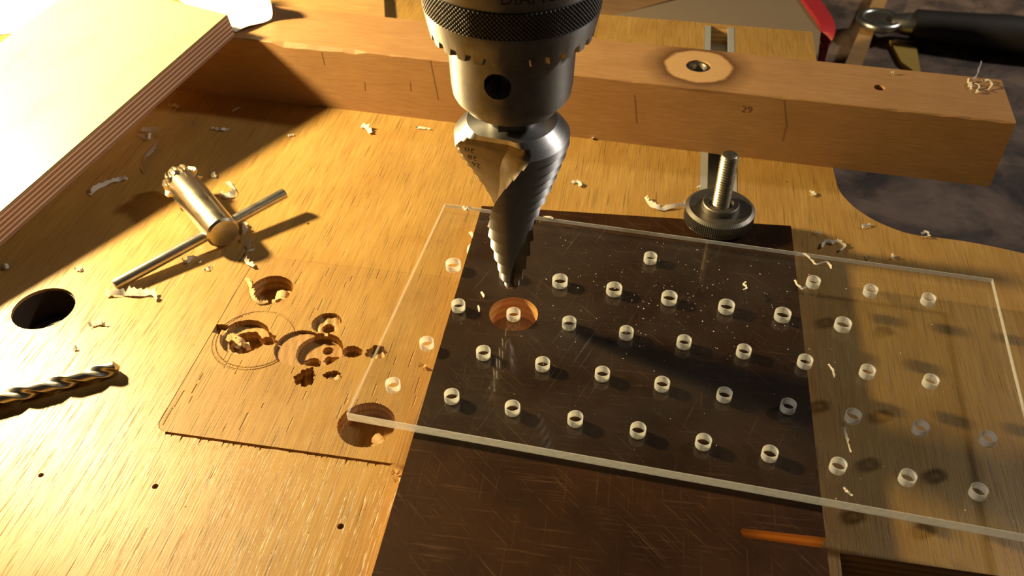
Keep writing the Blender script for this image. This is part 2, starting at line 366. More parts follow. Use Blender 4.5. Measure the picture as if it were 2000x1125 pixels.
# material uses object coordinates: keep world-aligned by leaving the mesh at the origin
fence.location = (0, 0, 0)
fb = obj('beam', [(v[0] + f0.x, v[1] + f0.y, v[2]) for v in V], F, M_FENCE, fence)
sl = lathe([(HF - 9, 4.5), (HF - .4, 4.5), (HF - .4, 3.3), (HF - 1.2, 2.9), (HF - 9, 2.9)], 32, cap=False)
obj('threaded_insert', *xf(sl, Matrix.Translation((disc.x, disc.y, 0))), M_NUT, fb, 40)
def on_face(px, py, du=0.0):
    """point on the front face of the fence seen at this pixel"""
    a, bb = (px - 1000) / FPX, (562.5 - py) / FPX; d = Vector((a, bb * SP + CP, bb * CP - SP)); o = Vector((0, 0, CAMH))
    t_ = (f0 - o).dot(fn) / d.dot(fn); return o + d * t_ - fn * .06
def face_text(s, px, py, size):
    V, F = text_mesh(s, size); o = on_face(px, py)
    obj('pencil_mark', [tuple(o - fdir * v[0] + Vector((0, 0, v[1]))) for v in V], F, M_PENCIL, fb)
face_text('29', 1458, 214, 4.0)
for (ax, ay, bx, by) in ((1239, 185, 1243, 240), (840, 118, 856, 195), (628, 102, 634, 128), (1531, 195, 1536, 250), (1534, 250, 1528, 275), (712, 160, 713, 178), (801, 160, 802, 178), (602, 137, 616, 136)):
    A, B = on_face(ax, ay), on_face(bx, by); w = Vector((0, 0, .12)) if abs(A.z - B.z) < .5 else fdir * .12
    obj('pencil_mark', [tuple(A - w), tuple(A + w), tuple(B + w), tuple(B - w)], [(0, 1, 2, 3)], M_PENCIL, fb)
# ------------------------------------------------------------------ dark film-faced panel
t = NT('film_face')
sA = t.noise(t.coord((0, 0, math.radians(-38)), (1.6, 0.045, 1)), 1, 3, 0.7); sB = t.noise(t.coord((0, 0, math.radians(8)), (1.9, 0.03, 1), (11, 3, 0)), 1, 3, 0.7); sC = t.noise(t.coord((0, 0, math.radians(-82)), (1.2, 0.05, 1), (3, 17, 0)), 1, 3, 0.65)
bl = t.noise(t.coord(scale=(.05,) * 3), 1, 4, .6)
c = t.mix(t.ramp(bl, [(0.3, 0.0), (0.7, 1.0)]), (0.019, 0.0072, 0.0027), (0.040, 0.0165, 0.0060))
scr = t.math('MAXIMUM', t.ramp(sA, [(0.60, 0.0), (0.74, 1.0)]), t.math('MAXIMUM', t.math('MULTIPLY', t.ramp(sB, [(0.62, 0.0), (0.74, 1.0)]), .7), t.math('MULTIPLY', t.ramp(sC, [(0.58, 0.0), (0.72, 1.0)]), .5)))
c = t.mix(t.math('MULTIPLY', scr, 0.30), c, (0.26, 0.13, 0.05))
vz = t.sepz(t.coord())[2]; wv = t.math('FRACT', t.math('MULTIPLY', vz, 1 / 2.6))
pc = t.ramp(wv, [(0.0, (0.80, 0.46, 0.16)), (0.5, (0.80, 0.46, 0.16)), (0.56, (0.66, 0.34, 0.11)), (0.95, (0.66, 0.34, 0.11))])
c = t.mix(t.ramp(t.nz(), [(0.55, 1.0), (0.85, 0.0)]), c, pc)
M_FILM = t.done(t.pbr(c, t.math('ADD', t.math('MULTIPLY', scr, 0.25), 0.42), spec=0.2, normal=t.bump(t.math('ADD', sA, sB), 0.25, 0.08)))
pBL, pBR = pt(941, 402, TPAN), pt(1545, 441, TPAN); pFR = pt(1620, 1118, TPAN); pFL = pt(727, 1120, TPAN)
fr2 = pBR + (pFR - pBR) * 1.5; fl2 = pBL + (pFL - pBL) * 1.5
sl0, sl1, sl2, sl3 = pt(1612, 1071, TPAN), pt(1452, 1049, TPAN), pt(1450, 1032, TPAN), pt(1611, 1050, TPAN)
edgeT = lambda k: pBR + (pFR - pBR) * k
kk = lambda q: (q - pBR).dot(pFR - pBR) / (pFR - pBR).length_squared
slot = [XY(edgeT(kk(sl3))), XY(sl2), XY(sl2 * .6 + sl1 * .4 - E1 * .5), XY(sl1), XY(edgeT(kk(sl0)))]
hp = pt(1003, 613, TPAN)
V, F = prism([XY(pBL), XY(pBR)] + slot + [XY(fr2), XY(fl2)], 0.02, TPAN, [circle(hp.x, hp.y, 7.4, 56)])
panel = tag(obj('film_faced_panel', V, F, M_FILM), 'dark brown scratched film-faced plywood panel under the clear sheet', 'panel')
# ------------------------------------------------------------------ clear acrylic sheet with drilled holes
t = NT('clear_acrylic'); g = t.n('ShaderNodeBsdfGlossy'); g.inputs['Roughness'].default_value = 0.035; tr_ = t.n('ShaderNodeBsdfTransparent'); tr_.inputs[0].default_value = (0.955, 0.96, 0.945, 1)
fr = t.n('ShaderNodeFresnel'); gm = t.n('ShaderNodeNewGeometry'); t.l(t.math('ADD', t.math('MULTIPLY', gm.outputs['Backfacing'], 1 / 1.45 - 1.45), 1.45), fr.inputs['IOR']); mx = t.n('ShaderNodeMixShader'); t.l(fr.outputs[0], mx.inputs[0]); t.l(tr_.outputs[0], mx.inputs[1]); t.l(g.outputs[0], mx.inputs[2])
haze = t.n('ShaderNodeBsdfDiffuse'); haze.inputs[0].default_value = (.85, .83, .75, 1)
s1n = t.ramp(t.noise(t.coord((0, 0, .5), (1.6, .02, 1)), 1, 2), [(0.70, 0.0), (0.76, 1.0)]); dn = t.ramp(t.noise(t.coord(scale=(.03, .03, 1)), 1, 4), [(.4, 0.0), (.75, 1.0)])
mh = t.n('ShaderNodeMixShader'); t.l(t.math('ADD', t.math('MULTIPLY', s1n, .05), t.math('ADD', t.math('MULTIPLY', dn, .014), .002)), mh.inputs[0]); t.l(mx.outputs[0], mh.inputs[1]); t.l(haze.outputs[0], mh.inputs[2])
M_ACR = t.done(mh)
t = NT('frosted_acrylic'); tr_ = t.n('ShaderNodeBsdfTransparent'); df = t.n('ShaderNodeBsdfDiffuse'); df.inputs[0].default_value = (.86, .85, .80, 1); tl = t.n('ShaderNodeBsdfTranslucent'); tl.inputs[0].default_value = (.86, .85, .80, 1)
m1 = t.n('ShaderNodeMixShader'); m1.inputs[0].default_value = .5; t.l(df.outputs[0], m1.inputs[1]); t.l(tl.outputs[0], m1.inputs[2])
m2 = t.n('ShaderNodeMixShader'); t.l(t.ramp(t.noise(t.coord(scale=(.5, .5, 1)), 1, 3), [(0.3, .45), (.7, .68)]), m2.inputs[0]); t.l(tr_.outputs[0], m2.inputs[1]); t.l(m1.outputs[0], m2.inputs[2])
M_FROST = t.done(m2)
M_EDGE = M_FROST.copy(); M_EDGE.name = 'dimmed_acrylic_edge'  # more see-through copy of the frost, dims the lamplight on the left edge
for e_ in [x for x in M_EDGE.node_tree.nodes if x.type == 'VALTORGB'][0].color_ramp.elements: e_.color = (.16, .16, .16, 1)
rowsB = [(885, 517), (990, 532), (1094, 548), (1200, 564), (1308, 581), (1420, 598), (1530, 614), (1648, 633)]
rowsO = [(1271, 503), (1590, 550), (1702, 567), (1815, 584),
 (895, 596), (1003, 613), (1112, 630), (1224, 649), (1337, 667), (1454, 685), (1574, 705), (1696, 725), (1820, 744),
 (833, 670), (944, 688), (1060, 710), (1177, 729), (1294, 749), (1416, 770), (1541, 792), (1668, 812), (1800, 835), (1932, 856),
 (767, 751), (882, 773), (1001, 796), (1124, 817), (1247, 839), (1375, 862), (1505, 885), (1639, 909), (1775, 932), (1914, 959)]
SH = [(pt(x, y - 4, ZT), 2.32) for x, y in rowsB] + [(pt(x, y - 4, ZT), 2.0) for x, y in rowsO]
aFL, aBL, aBR = pt(668, 805, ZT), pt(868, 398, ZT), pt(1939, 545, ZT)
au = (aBR - aBL).normalized(); av = Vector((-au.y, au.x, 0)); aw = (aBR - aBL).length; ad = (aBL - aFL).dot(av)
aFL = aBL - av * ad; aFR = aFL + au * aw
acr = tag(empty('acrylic_sheet', (0, 0, 0)), 'clear acrylic sheet drilled with staggered rows of small holes', 'acrylic sheet')
loops = [[aFL, aFR, aBR, aBL]] + [[Vector((x, y, 0)) for x, y in circle(c_.x, c_.y, r, 28)] for c_, r in SH]
loops = [[Vector((p.x, p.y, 0)) for p in l] for l in loops]; flat = [p for l in loops for p in l]; tr = tessellate_polygon(loops); n = len(flat)
V = [(p.x, p.y, ZT) for p in flat] + [(p.x, p.y, TPAN + .02) for p in flat]; F = [tuple(q) for q in tr] + [tuple(n + i for i in reversed(q)) for q in tr]
obj('clear_faces', V, F, M_ACR, acr)
rim4 = [aFL, aFR, aBR, aBL]
for i in range(4):
    A, B = rim4[i], rim4[(i + 1) % 4]; d = (B - A).normalized(); nn = Vector((d.y, -d.x, 0)) * .12
    P4 = [A + nn, B + nn, B - nn, A - nn]
    obj('frosted_edge', [(p.x, p.y, z) for z in ((TPAN + .02) if i == 0 else ZT - 1.3, ZT) for p in P4], [(0, 1, 2, 3), (4, 5, 6, 7), (0, 1, 5, 4), (1, 2, 6, 5), (2, 3, 7, 6), (3, 0, 4, 7)], M_EDGE if i == 3 else M_FROST, acr)
def ringmesh(r):
    n = 28; V, F = [], []
    for rr, z in ((r + .10, -2.3), (r + .10, .02), (r - .12, .02), (r - .12, -2.3)):
        V += [(rr * math.cos(2 * math.pi * i / n), rr * math.sin(2 * math.pi * i / n), z) for i in range(n)]
    for k in range(4):
        for i in range(n): j = (i + 1) % n; F.append((k * n + i, k * n + j, ((k + 1) % 4) * n + j, ((k + 1) % 4) * n + i))
    return V, F
proto = {}
for c_, r in SH:
    if r not in proto: o = proto[r] = obj('hole_wall', *ringmesh(r), M_FROST, acr, 40, (c_.x, c_.y, ZT))
    else: o = proto[r].copy(); COL.objects.link(o); o.parent = acr; o.location = (c_.x * MM, c_.y * MM, ZT * MM)
# ------------------------------------------------------------------ drill chuck
AX = pt(1000, 613, TPAN).x; AY = hp.y; ZS = 5.0        # the vertical axis of the spindle
chuck = tag(empty('drill_chuck', (AX, AY, 75)), 'grey steel keyed drill chuck with knurled ring above the step drill', 'drill chuck')
def cpart(name, VF, mat, smooth=35):
    V = [(v[0], v[1], v[2] - 75) for v in VF[0]]; return obj(name, V, VF[1], mat, chuck, smooth)
Z = lambda z: z + ZS
# body with key holes
zr = [(Z(76.2), 8.0), (Z(76.2), 11.7), (Z(76.9), 12.1), (Z(79.0), 14.1), (Z(80.2), 14.7), (Z(83.0), 15.05)]
zr += [(Z(83.2 + .2 * k), 15.05 + .007 * k) for k in range(1, 66)] + [(Z(101), 15.5)]
def body_r(a, z, R):
    for k in range(3):
        c0 = math.radians(-13 + 120 * k); d = (a - c0 + math.pi) % (2 * math.pi) - math.pi
        if z > Z(83) and (d * 15.7) ** 2 + (z - Z(88.7)) ** 2 < 3.25 ** 2: return 8.0
    return R
cpart('chuck_body', lathe(zr, 420, body_r), M_CHUCK, 30)
# toothed gear ring
NTEETH = 28; NG = NTEETH * 14
def gear_r(a, z, R): return R
rowsg = []
V, F = [], []
for k, (z, R) in enumerate([(103.0, 20.5), (102.2, 20.6), (99.0, 20.0), (None, None), (None, None), (98.0, 15.6), (103.0, 15.6)]):
    for i in range(NG):
        a = 2 * math.pi * i / NG; u = (i % 14) / 14; tooth = 1.0 if u < .46 else (0.0 if .54 < u < .94 else .5)
        if k == 3: zz, rr = 97.9 - 1.9 * tooth, 19.7 - .3 * tooth
        elif k == 4: zz, rr = 97.6 - 2.3 * tooth, 17.6 - .1 * tooth
        else: zz, rr = z, R
        V.append((rr * math.sin(a), -rr * math.cos(a), Z(zz)))
for k in range(6):
    for i in range(NG): j = (i + 1) % NG; F.append((k * NG + i, k * NG + j, (k + 1) * NG + j, (k + 1) * NG + i))
cpart('gear_ring', (V, F), M_CHUCK, 25)
# diamond knurl
NK = 1240
def kn(a, z, R):
    if R < 20.65: return R
    u = a * 124 / 2; w = (z - Z(103)) * 3.0
    d = abs(math.sin(u + w)) * abs(math.sin(u - w)); return R - .40 + .45 * min(1, d * 1.5)
cpart('knurled_ring', lathe([(Z(102.9), 20.2)] + [(Z(103.0 + .1 * k), 20.75) for k in range(0, 62)] + [(Z(109.2), 20.2)], NK, kn, cap=False), M_KNURL, 60)
slv = cpart('sleeve', lathe([(Z(109), 18), (Z(109), 20.3), (Z(109.6), 20.5), (Z(118), 20.3), (Z(126), 18.5), (Z(131), 15), (Z(131), 8)], 128), M_CHUCK)
cpart('spindle', lathe([(Z(131), 8), (Z(142), 8), (Z(142), 18), (Z(165), 18)], 64), M_CHUCK)
tv, tf = text_mesh('DIAMOND', 4.0)
ltr = cpart('stamped_lettering', ([((20.53) * math.sin(v[0] / 20.5 + .34), -20.53 * math.cos(v[0] / 20.5 + .34), Z(112.3) + v[1]) for v in tv], tf), M_INK, None); ltr.parent = slv
for k in range(3):
    a = math.radians(60 + 120 * k); V, F = prism([(-2.6, 1.5), (2.6, 1.5), (3.4, 7.4), (-3.4, 7.4)], Z(72.0), Z(79)); M = Matrix.Rotation(a, 4, 'Z'); cpart('jaw', xf((V, F), M), M_DARKMETAL)
# ------------------------------------------------------------------ step drill held in the chuck
step = tag(empty('step_drill', (AX, AY, 17)), 'silver stepped cone drill bit with spiral flute hanging point down from the chuck', 'drill bit')
steps = [(14.9, 65.0), (14.1, 61.6), (13.1, 58.3), (12.1, 55.0), (11.1, 51.6), (10.1, 48.2), (9.1, 44.4), (8.2, 40.0), (7.2, 35.2), (6.2, 30.4), (5.2, 25.8), (4.2, 21.5), (3.2, 17.6), (2.2, 15.0)]
rows = [(71.4, 8.0), (71.4, 11.5), (70.0, 12.9), (68.8, 14.0), (67.6, 14.9)]
for k, (R, zb) in enumerate(steps):
    ztop = rows[-1][0]; nsub = max(2, int((ztop - zb) / .4))
    for q in range(1, nsub + 1): rows.append((ztop + (zb + .35 - ztop) * q / nsub, R))
    if k + 1 < len(steps): rows.append((zb, steps[k + 1][0]))
rows += [(14.2, 1.6), (13.0, .35)]
PSL = lambda z: math.radians(-64 + 2.6 * (min(z, 69) - 69)); SPAN = math.radians(84); APX = math.radians(60); ARAD = lambda z: float(np.interp(z, [20, 48, 71], [.34, .34, .70]))
zc_ = [b_ for _, b_ in steps][::-1]; rc_ = [r_ for r_, _ in steps][::-1]
def RC(z):
    if z >= 65: return 14.1 + (min(z, 67.6) - 65) / 2.6 * .8
    return float(np.interp(z, [12.5] + zc_, [1.0] + [steps[min(k_ + 1, len(steps) - 1)][0] for k_ in range(len(steps))][::-1]))
def notch(a, z, R):
    Rn = RC(z)
    for h in (0, math.pi):
        d = (a - PSL(z) - h) % (2 * math.pi)
        if d < SPAN:
            rp = Rn * ARAD(z)
            if d < APX: A, B, da, db = Rn, rp, d, APX - d
            else: A, B, da, db = rp, Rn, d - APX, SPAN - d
            return min(R, A * B * math.sin(da + db) / (A * math.sin(da) + B * math.sin(db)))
    return R
rows_s = [(z, R) for z, R in rows]
dl = []
for h in (0, math.pi):
    dl += [h + APX * k / 26 for k in range(26)] + [h + APX + (SPAN - APX) * k / 16 for k in range(16)] + [h + SPAN + (math.pi - SPAN) * k / 60 for k in range(60)]
V, F = [], []; nd = len(dl)
for z, R in rows_s:
    for d in dl:
        a = PSL(z) + d; r = notch(a + 1e-7, z, R); V.append((r * math.sin(a), -r * math.cos(a), z))
for k in range(len(rows_s) - 1):
    for i in range(nd): F.append((k * nd + i, k * nd + (i + 1) % nd, (k + 1) * nd + (i + 1) % nd, (k + 1) * nd + i))
F.append(tuple(range(nd))); F.append(tuple((len(rows_s) - 1) * nd + i for i in range(nd)))
cone = obj('stepped_cone', [(v[0], v[1], v[2] + ZS - 17) for v in V], F, [M_BIT, M_FLUTE_SHADE, M_LAND], step, 28)
for k_, pol in enumerate(cone.data.polygons):
    if k_ < (len(rows_s) - 1) * nd and (k_ % nd) % 102 < 42 and rows_s[k_ // nd][0] < 71.2: pol.material_index = 1
    elif k_ < (len(rows_s) - 1) * nd and rows_s[k_ // nd][0] <= 67.61: pol.material_index = 2
obj('shank', *lathe([(69 + ZS - 17, 6.2), (80 + ZS - 17, 6.2)], 48), M_DARKMETAL, step, 35)
for s_, zc in (('30', 65.6), ('28', 61.6), ('26', 58.2)):
    tv, tf = text_mesh(s_, 3.0); out = []
    Rb = RC(zc)
    for x, y, _ in tv:                                   # turned upside down, lying on the left flank of the flute
        dist = 3.2 - x; z = zc - y; d = math.radians(1.0); p0 = Vector((Rb * math.sin(PSL(z)), -Rb * math.cos(PSL(z)))); ap = Vector((Rb * ARAD(z) * math.sin(PSL(z) + APX), -Rb * ARAD(z) * math.cos(PSL(z) + APX)))
        q = p0 + (ap - p0).normalized() * dist; nrm = Vector((-(ap - p0).y, (ap - p0).x)).normalized(); nrm = nrm if nrm.y < 0 else -nrm; q += nrm * .14
        out.append((q.x, q.y, z + ZS - 17))
    obj('size_marking', out, tf, M_INK, cone)
# ------------------------------------------------------------------ chuck key
kg, kf = pt(352, 352, 7.4), pt(437, 456, 6.6)
kd = (kf - kg).normalized(); key = tag(empty('chuck_key', (kg.x, kg.y, 0)), 'brass-toned steel chuck key with toothed head and crossbar lying on the table', 'chuck key')
KL = (kf - kg).length
def kpart(name, VF, mat, M, sm=35):
    V = [tuple(M @ Vector(v) - Vector((kg.x, kg.y, 0))) for v in VF[0]]; return obj(name, V, VF[1], mat, key, sm)
KM = frame(kg, kd)
kpart('shaft', lathe([(2.0, 5.4), (3.0, 5.7), (KL - .7, 5.7), (KL, 4.9), (KL, 4.4)], 56), M_KEY, KM)
NT2 = 11; n = NT2 * 10
V, F = [], []
for k, (z, R0, R1) in enumerate(((-1.2, 2.6, 2.6), (-1.2, 4.6, 5.8), (2.2, 5.2, 7.4), (3.4, 5.2, 7.2), (3.6, 4.6, 5.3))):
    for i in range(n):
        a = 2 * math.pi * i / n; u = (i % 10) / 10; tooth = 1 if u < .3 else (0 if .5 < u < .8 else .5); r = R0 + (R1 - R0) * tooth
        V.append((r * math.cos(a), r * math.sin(a), z))
for k in range(4):
    for i in range(n): j = (i + 1) % n; F.append((k * n + i, k * n + j, (k + 1) * n + j, (k + 1) * n + i))
F.append(tuple(range(n))); F.append(tuple(range(4 * n, 5 * n)))
th_ = kpart('toothed_head', (V, F), M_KEY, KM, 25)
kpart('pilot_tip', lathe([(-6, 2.2), (-5.4, 2.6), (-1, 2.6)], 24), M_KEY, KM).parent = th_
hA, hB = pt(222, 558, 2.0), pt(557, 377, 7.4); HM = frame(hA, hB - hA); HL = (hB - hA).length
kpart('crossbar', lathe([(0, 1.5), (.3, 1.95), (HL - .3, 1.95), (HL, 1.5)], 28), M_STEEL, HM)
# ------------------------------------------------------------------ twist drill bit
ba, bb_ = pt(234, 716, 2.3), pt(0, 779, 2.3); bd = (bb_ - ba).normalized(); RB = 2.25
def tw(a, z, R):
    for h in (0, math.pi):
        d = (a - z * .29 - h) % (2 * math.pi)
        if d < 1.75: return R * (1 - .52 * math.sin(d / 1.75 * math.pi) ** .8)
    return R
rws = [(0, .35), (1.1, RB * .96)] + [(1.1 + .3 * k, RB) for k in range(1, 210)] + [(64.5, RB * .95), (95, RB * .95), (95.4, RB * .8)]
V, F = lathe(rws, 72, lambda a, z, R: tw(a, z, R) if z < 64 else R)
BM = frame(ba, bd); V = [BM @ Vector(v) for v in V]
tb = obj('twist_drill_bit', [tuple(v - Vector((ba.x, ba.y, 0))) for v in V], F, M_STEEL, None, 40, (ba.x, ba.y, 0))
tag(tb, 'slim spiral-fluted twist drill bit lying on the bare table', 'drill bit')
# ------------------------------------------------------------------ thumb nut on a bolt in the rail
nb = pt(1408, 398, 15.5); bolt = tag(empty('clamping_bolt', (nb.x, nb.y, -8)), 'upright threaded bolt with knurled thumb nut standing in the metal rail', 'bolt')
def bp(name, VF, mat, sm=35): return obj(name, [(v[0], v[1], v[2] + 8) for v in VF[0]], VF[1], mat, bolt, sm)
NN = 110 * 6
bp('thumb_nut', lathe([(8.3, 2.5), (8.3, 10.4), (9.2, 11.5), (9.3, 11.7), (13.6, 11.7), (13.7, 11.5), (14.5, 10.4), (14.1, 6.3), (15.9, 6.1), (16.2, 5.8), (16.2, 4.2), (15.2, 3.6), (15.2, 2.5)], NN, lambda a, z, R: R - (.3 * (0.5 + .5 * math.sin(a * 110)) if R > 11.6 else 0)), M_NUT, 30)
rows = []; zz = -6.5
pitch = 1.0; n = 48; V, F = [], []
K = int((35.0 + 6.5) / pitch * 12)
for k in range(K + 1):
    z = -6.5 + k * pitch / 12
    for i in range(n):
        a = 2 * math.pi * i / n; ph = ((z / pitch) - i / n) % 1.0; tri = abs(ph - .5) * 2; r = 2.55 + .42 * tri
        if z > 34.4: r = min(r, 2.97 - (z - 34.4) * .9)
        V.append((r * math.sin(a), -r * math.cos(a), z))
for k in range(K):
    for i in range(n): j = (i + 1) % n; F.append((k * n + i, k * n + j, (k + 1) * n + j, (k + 1) * n + i))
F.append(tuple(range(n))); F.append(tuple(K * n + i for i in range(n)))
rod_ = bp('threaded_rod', (V, F), M_ZINC, 50)
V, F = prism([(-4.6, -4.6), (4.6, -4.6), (4.6, 4.6), (-4.6, 4.6)], -8.4, -4.5); bp('bolt_head', xf((V, F), Matrix.Rotation(-GR, 4, 'Z')), M_ZINC).parent = rod_
# ------------------------------------------------------------------ plywood plank leaning on the fence
P1 = pt(445, 28, 38); P2 = pt(0, 415, 19); pd = (P2 - P1).normalized(); pw = (pt(345, 0, 38) - P1); pw.z = 0; pw = (pw - pd * pw.dot(pd)).normalized(); pn = pd.cross(pw); pn = pn if pn.z > 0 else -pn
PLW, PLL, PLT = 76.0, 172.0, 10.0
t = NT('birch_plank'); cz = t.coord()
ox = t.sepz(cz)
g = t.noise(t.coord(scale=(.035, 1.2, 1.2)), 1, 4, .6); bl = t.noise(t.coord(scale=(.03, .06, .05)), 1, 4, .6)
c = t.mix(t.math('MULTIPLY', g, .35), (0.56, 0.42, 0.17), (0.46, 0.33, 0.12)); c = t.mix(t.math('MULTIPLY', t.ramp(bl, [(.5, 0.0), (.72, 1.0)]), .4), c, (0.40, 0.26, 0.09))
wv = t.math('FRACT', t.math('MULTIPLY', t.math('ADD', ox[2], 20.35), 1 / 1.72)); pl = t.ramp(wv, [(0.0, (.70, .53, .40)), (.2, (.70, .53, .40)), (.24, (.14, .075, .06)), (.34, (.30, .17, .12)), (.66, (.24, .135, .10)), (.78, (.15, .085, .06)), (.82, (.70, .53, .40))])
pl = t.mix(t.math('MULTIPLY', t.noise(t.coord(scale=(.15, .5, 2)), 1, 3), .35), pl, (.2, .12, .08))
c = t.mix(t.ramp(t.nz(), [(.5, 1.0), (.9, 0.0)]), c, pl)
M_PLANK = t.done(t.pbr(c, .5, spec=.4, normal=t.bump(g, .2, .1)))
bm = bmesh.new(); bmesh.ops.create_cube(bm, size=1)
for v in bm.verts: v.co = Vector(((v.co.x - .5) * PLL, (v.co.y + .5) * PLW, (v.co.z - .5) * PLT)) * MM
bmesh.ops.bevel(bm, geom=[e_ for e_ in bm.edges], offset=.35 * MM, segments=2, affect='EDGES')
me = bpy.data.meshes.new('plywood_plank'); bm.to_mesh(me); bm.free(); me.materials.append(M_PLANK)
pk = bpy.data.objects.new('plywood_plank', me); COL.objects.link(pk)
Mx = Matrix((-pd, pw, pn)).transposed()
pk.matrix_world = Matrix.LocRotScale(P1 * MM, Mx.to_quaternion(), None)
tag(pk, 'pale birch plywood plank with striped edge propped against the fence', 'plank')
# ------------------------------------------------------------------ white papers by the plank
t = NT('white_paper'); c = t.mix(t.math('MULTIPLY', t.noise(t.coord(scale=(.06,) * 3), 1, 3), .3), (.86, .85, .80), (.78, .76, .68)); p_ = t.pbr(c, .75, spec=.2); M_PAPER = t.done(p_)
def sheet(name, o, ex, ey, w, d, zf, nx, ny):
    V, F = [], []
    for lay in (0, .25):
        for i in range(nx + 1):
            for j in range(ny + 1):
                u, v = i / nx, j / ny; q = o + ex * (u * w) + ey * (v * d); dx, z = zf(u, v); V.append((q.x + ex.x * dx, q.y + ex.y * dx, q.z + z + lay))
    N = ny + 1; B = (nx + 1) * N
    for i in range(nx):
        for j in range(ny):
            a = i * N + j; F.append((a, a + N, a + N + 1, a + 1)); F.append((B + a, B + a + N, B + a + N + 1, B + a + 1))
    return V, F
q0 = pt(462, 66, 28.2); q1 = pt(527, 41, 28.2); ex = (q1 - q0).normalized(); ey = Vector((-ex.y, ex.x, 0)); q00 = q0 - ex * 50 + ey * 28
def zcurl(u, v):
    c_ = max(0.0, u - .80) / .20; jag = 1.6 * math.sin(v * 21) * c_
    return (-3.0 * c_ * c_ + jag, 7.5 * c_ ** 1.6 + .5 * math.sin(v * 9 + u * 7) + .5)
def zr2(u, v):
    # folded sheet whose right margin curls upward
    return zcurl(u, v)
o_ = q0 + ey * 0.4
V, F = sheet('paper', o_ , ex, ey, (q1 - q0).length + 5, 70, zr2, 24, 30)
tag(obj('white_paper', V, F, M_PAPER, None, 60), 'white paper with torn curled margin lying on the fence beam', 'paper')
V, F = sheet('paper', Vector((-352, 372, .3)), Vector((.97, .24, 0)), Vector((-.24, .97, 0)), 150, 110, lambda u, v: (0, .6 + .5 * math.sin(u * 6 + v * 4)), 16, 16)
# (behind the plank, flat on the table)
V = [(x + 22, y + 5, z) for x, y, z in V]
tag(obj('paper_sheet', V, F, M_PAPER, None, 60), 'bright white paper flat on the table behind the plank', 'paper')
# ------------------------------------------------------------------ things behind the table
def block(name, px, z0, z1, mat, label, cat, zpix=None):
    P = [pt(x, y, z1 if zpix is None else zpix) for x, y in px]; c0 = sum(P, Vector()) / len(P); V, F = prism([(p.x - c0.x, p.y - c0.y) for p in P], 0, z1 - z0)
    return tag(obj(name, V, F, mat, None, None, (c0.x, c0.y, z0)), label, cat)
M_OLIVE = wood('brown_board', (0.22, 0.12, 0.05), (0.12, 0.06, 0.025), (0.28, 0.16, 0.07), rot=.2, fine=(1.0, .05), pores=.2, rough=.6, along='x')
M_BLOCK = wood('pine_block', (0.44, 0.25, 0.085), (0.26, 0.12, 0.04), (0.50, 0.30, 0.11), rot=.2, fine=(1.4, .06), pores=.2, rough=.6, along='x')
M_GREY = plain('grey_paint', (0.22, 0.165, 0.11), .55, var=.15, scale=.06)
M_RED = plain('red_cloth', (0.34, 0.012, 0.02), .6, var=.15, scale=.1)
M_BLACK = plain('black_rubber', (0.012, 0.010, 0.010), .55, var=.1)
M_YELLOW = plain('yellow_card', (0.55, 0.36, 0.07), .6, var=.2, scale=.05)
block('grey_base', [(1120, 50), (1320, 0), (1420, -40), (1552, -40), (1603, 62), (1592, 160), (1120, 160)], ZB, -22, M_GREY, 'dull grey metal base plate behind the table, red strap beside it', 'base')
block('brown_board', [(760, 45), (1180, 36), (1330, -6), (1430, -60), (760, -60)], ZB, -34, M_OLIVE, 'dark brown board lying behind the drill chuck and fence', 'board')
block('wood_block', [(540, 40), (752, 42), (750, 3), (748, -12), (520, -26)], 0.0, 4.0, M_BLOCK, 'short brown wood block on the table behind the fence', 'wood block')
rp = spline([pt(1560, -40, -20), pt(1590, 5, -20), pt(1612, 38, -20), pt(1617, 62, -22), pt(1606, 92, -30), pt(1600, 125, -45)], 8)
V, F = [], []
for k, p in enumerate(rp):
    d = rp[min(k + 1, len(rp) - 1)] - rp[max(k - 1, 0)]; w = Vector((d.y, -d.x, 0)).normalized() * (5.2 - 2.6 * k / len(rp))
    V += [tuple(p - w), tuple(p + w), tuple(p + w - Vector((0, 0, 2 + 60 * 0))), tuple(p - w - Vector((0, 0, 2)))]
for k in range(len(rp) - 1):
    for q in range(4): F.append((k * 4 + q, k * 4 + (q + 1) % 4, k * 4 + 4 + (q + 1) % 4, k * 4 + 4 + q))
F += [(0, 1, 2, 3), tuple(len(V) - 4 + i for i in range(4))]
tag(obj('red_strap', V, F, M_RED, None, 50), 'bright red strap hanging along the grey base plate', 'strap')
sA, sB = pt(1735, -40, ZB + 10), pt(1655, 150, ZB + 10); sd = (sB - sA).normalized(); sn = Vector((-sd.y, sd.x, 0)) * 4.6
V, F = prism([XY(sA - sn), XY(sB - sn), XY(sB + sn), XY(sA + sn)], ZB, ZB + 9); tag(obj('wood_strip', V, F, M_BLOCK), 'thin orange wooden strip on the workbench beside the metal ring', 'slat')
block('yellow_card', [(1738, 78), (1790, 92), (1800, 150), (1760, 120)], ZB, ZB + 3, M_YELLOW, 'small yellow card on the workbench under the black handle', 'card')
tc0 = pt(1718, 40, ZB + 13); tool = tag(empty('ring_tool', (tc0.x, tc0.y, ZB)), 'metal ring tool with thick black handle lying on the workbench', 'tool')
rel = lambda VF: ([(v[0] - tc0.x, v[1] - tc0.y, v[2] - ZB) for v in VF[0]], VF[1])
h0, h1 = pt(1782, 48, ZB + 13), pt(2090, 82, ZB + 13); hd = (h1 - h0).normalized()
cir = [tc0 + Vector((math.cos(a) * 12.5, math.sin(a) * 12.5, 0)) for a in [2 * math.pi * k / 32 for k in range(33)]]
obj('ring', *rel(tube(cir, 3.0, 12)), M_STEEL, tool, 50)
obj('ring_bowl', *rel(xf(lathe([(-6, 7), (-5, 10), (2, 12)], 32), Matrix.Translation(tc0))), M_NUT, tool, 40)
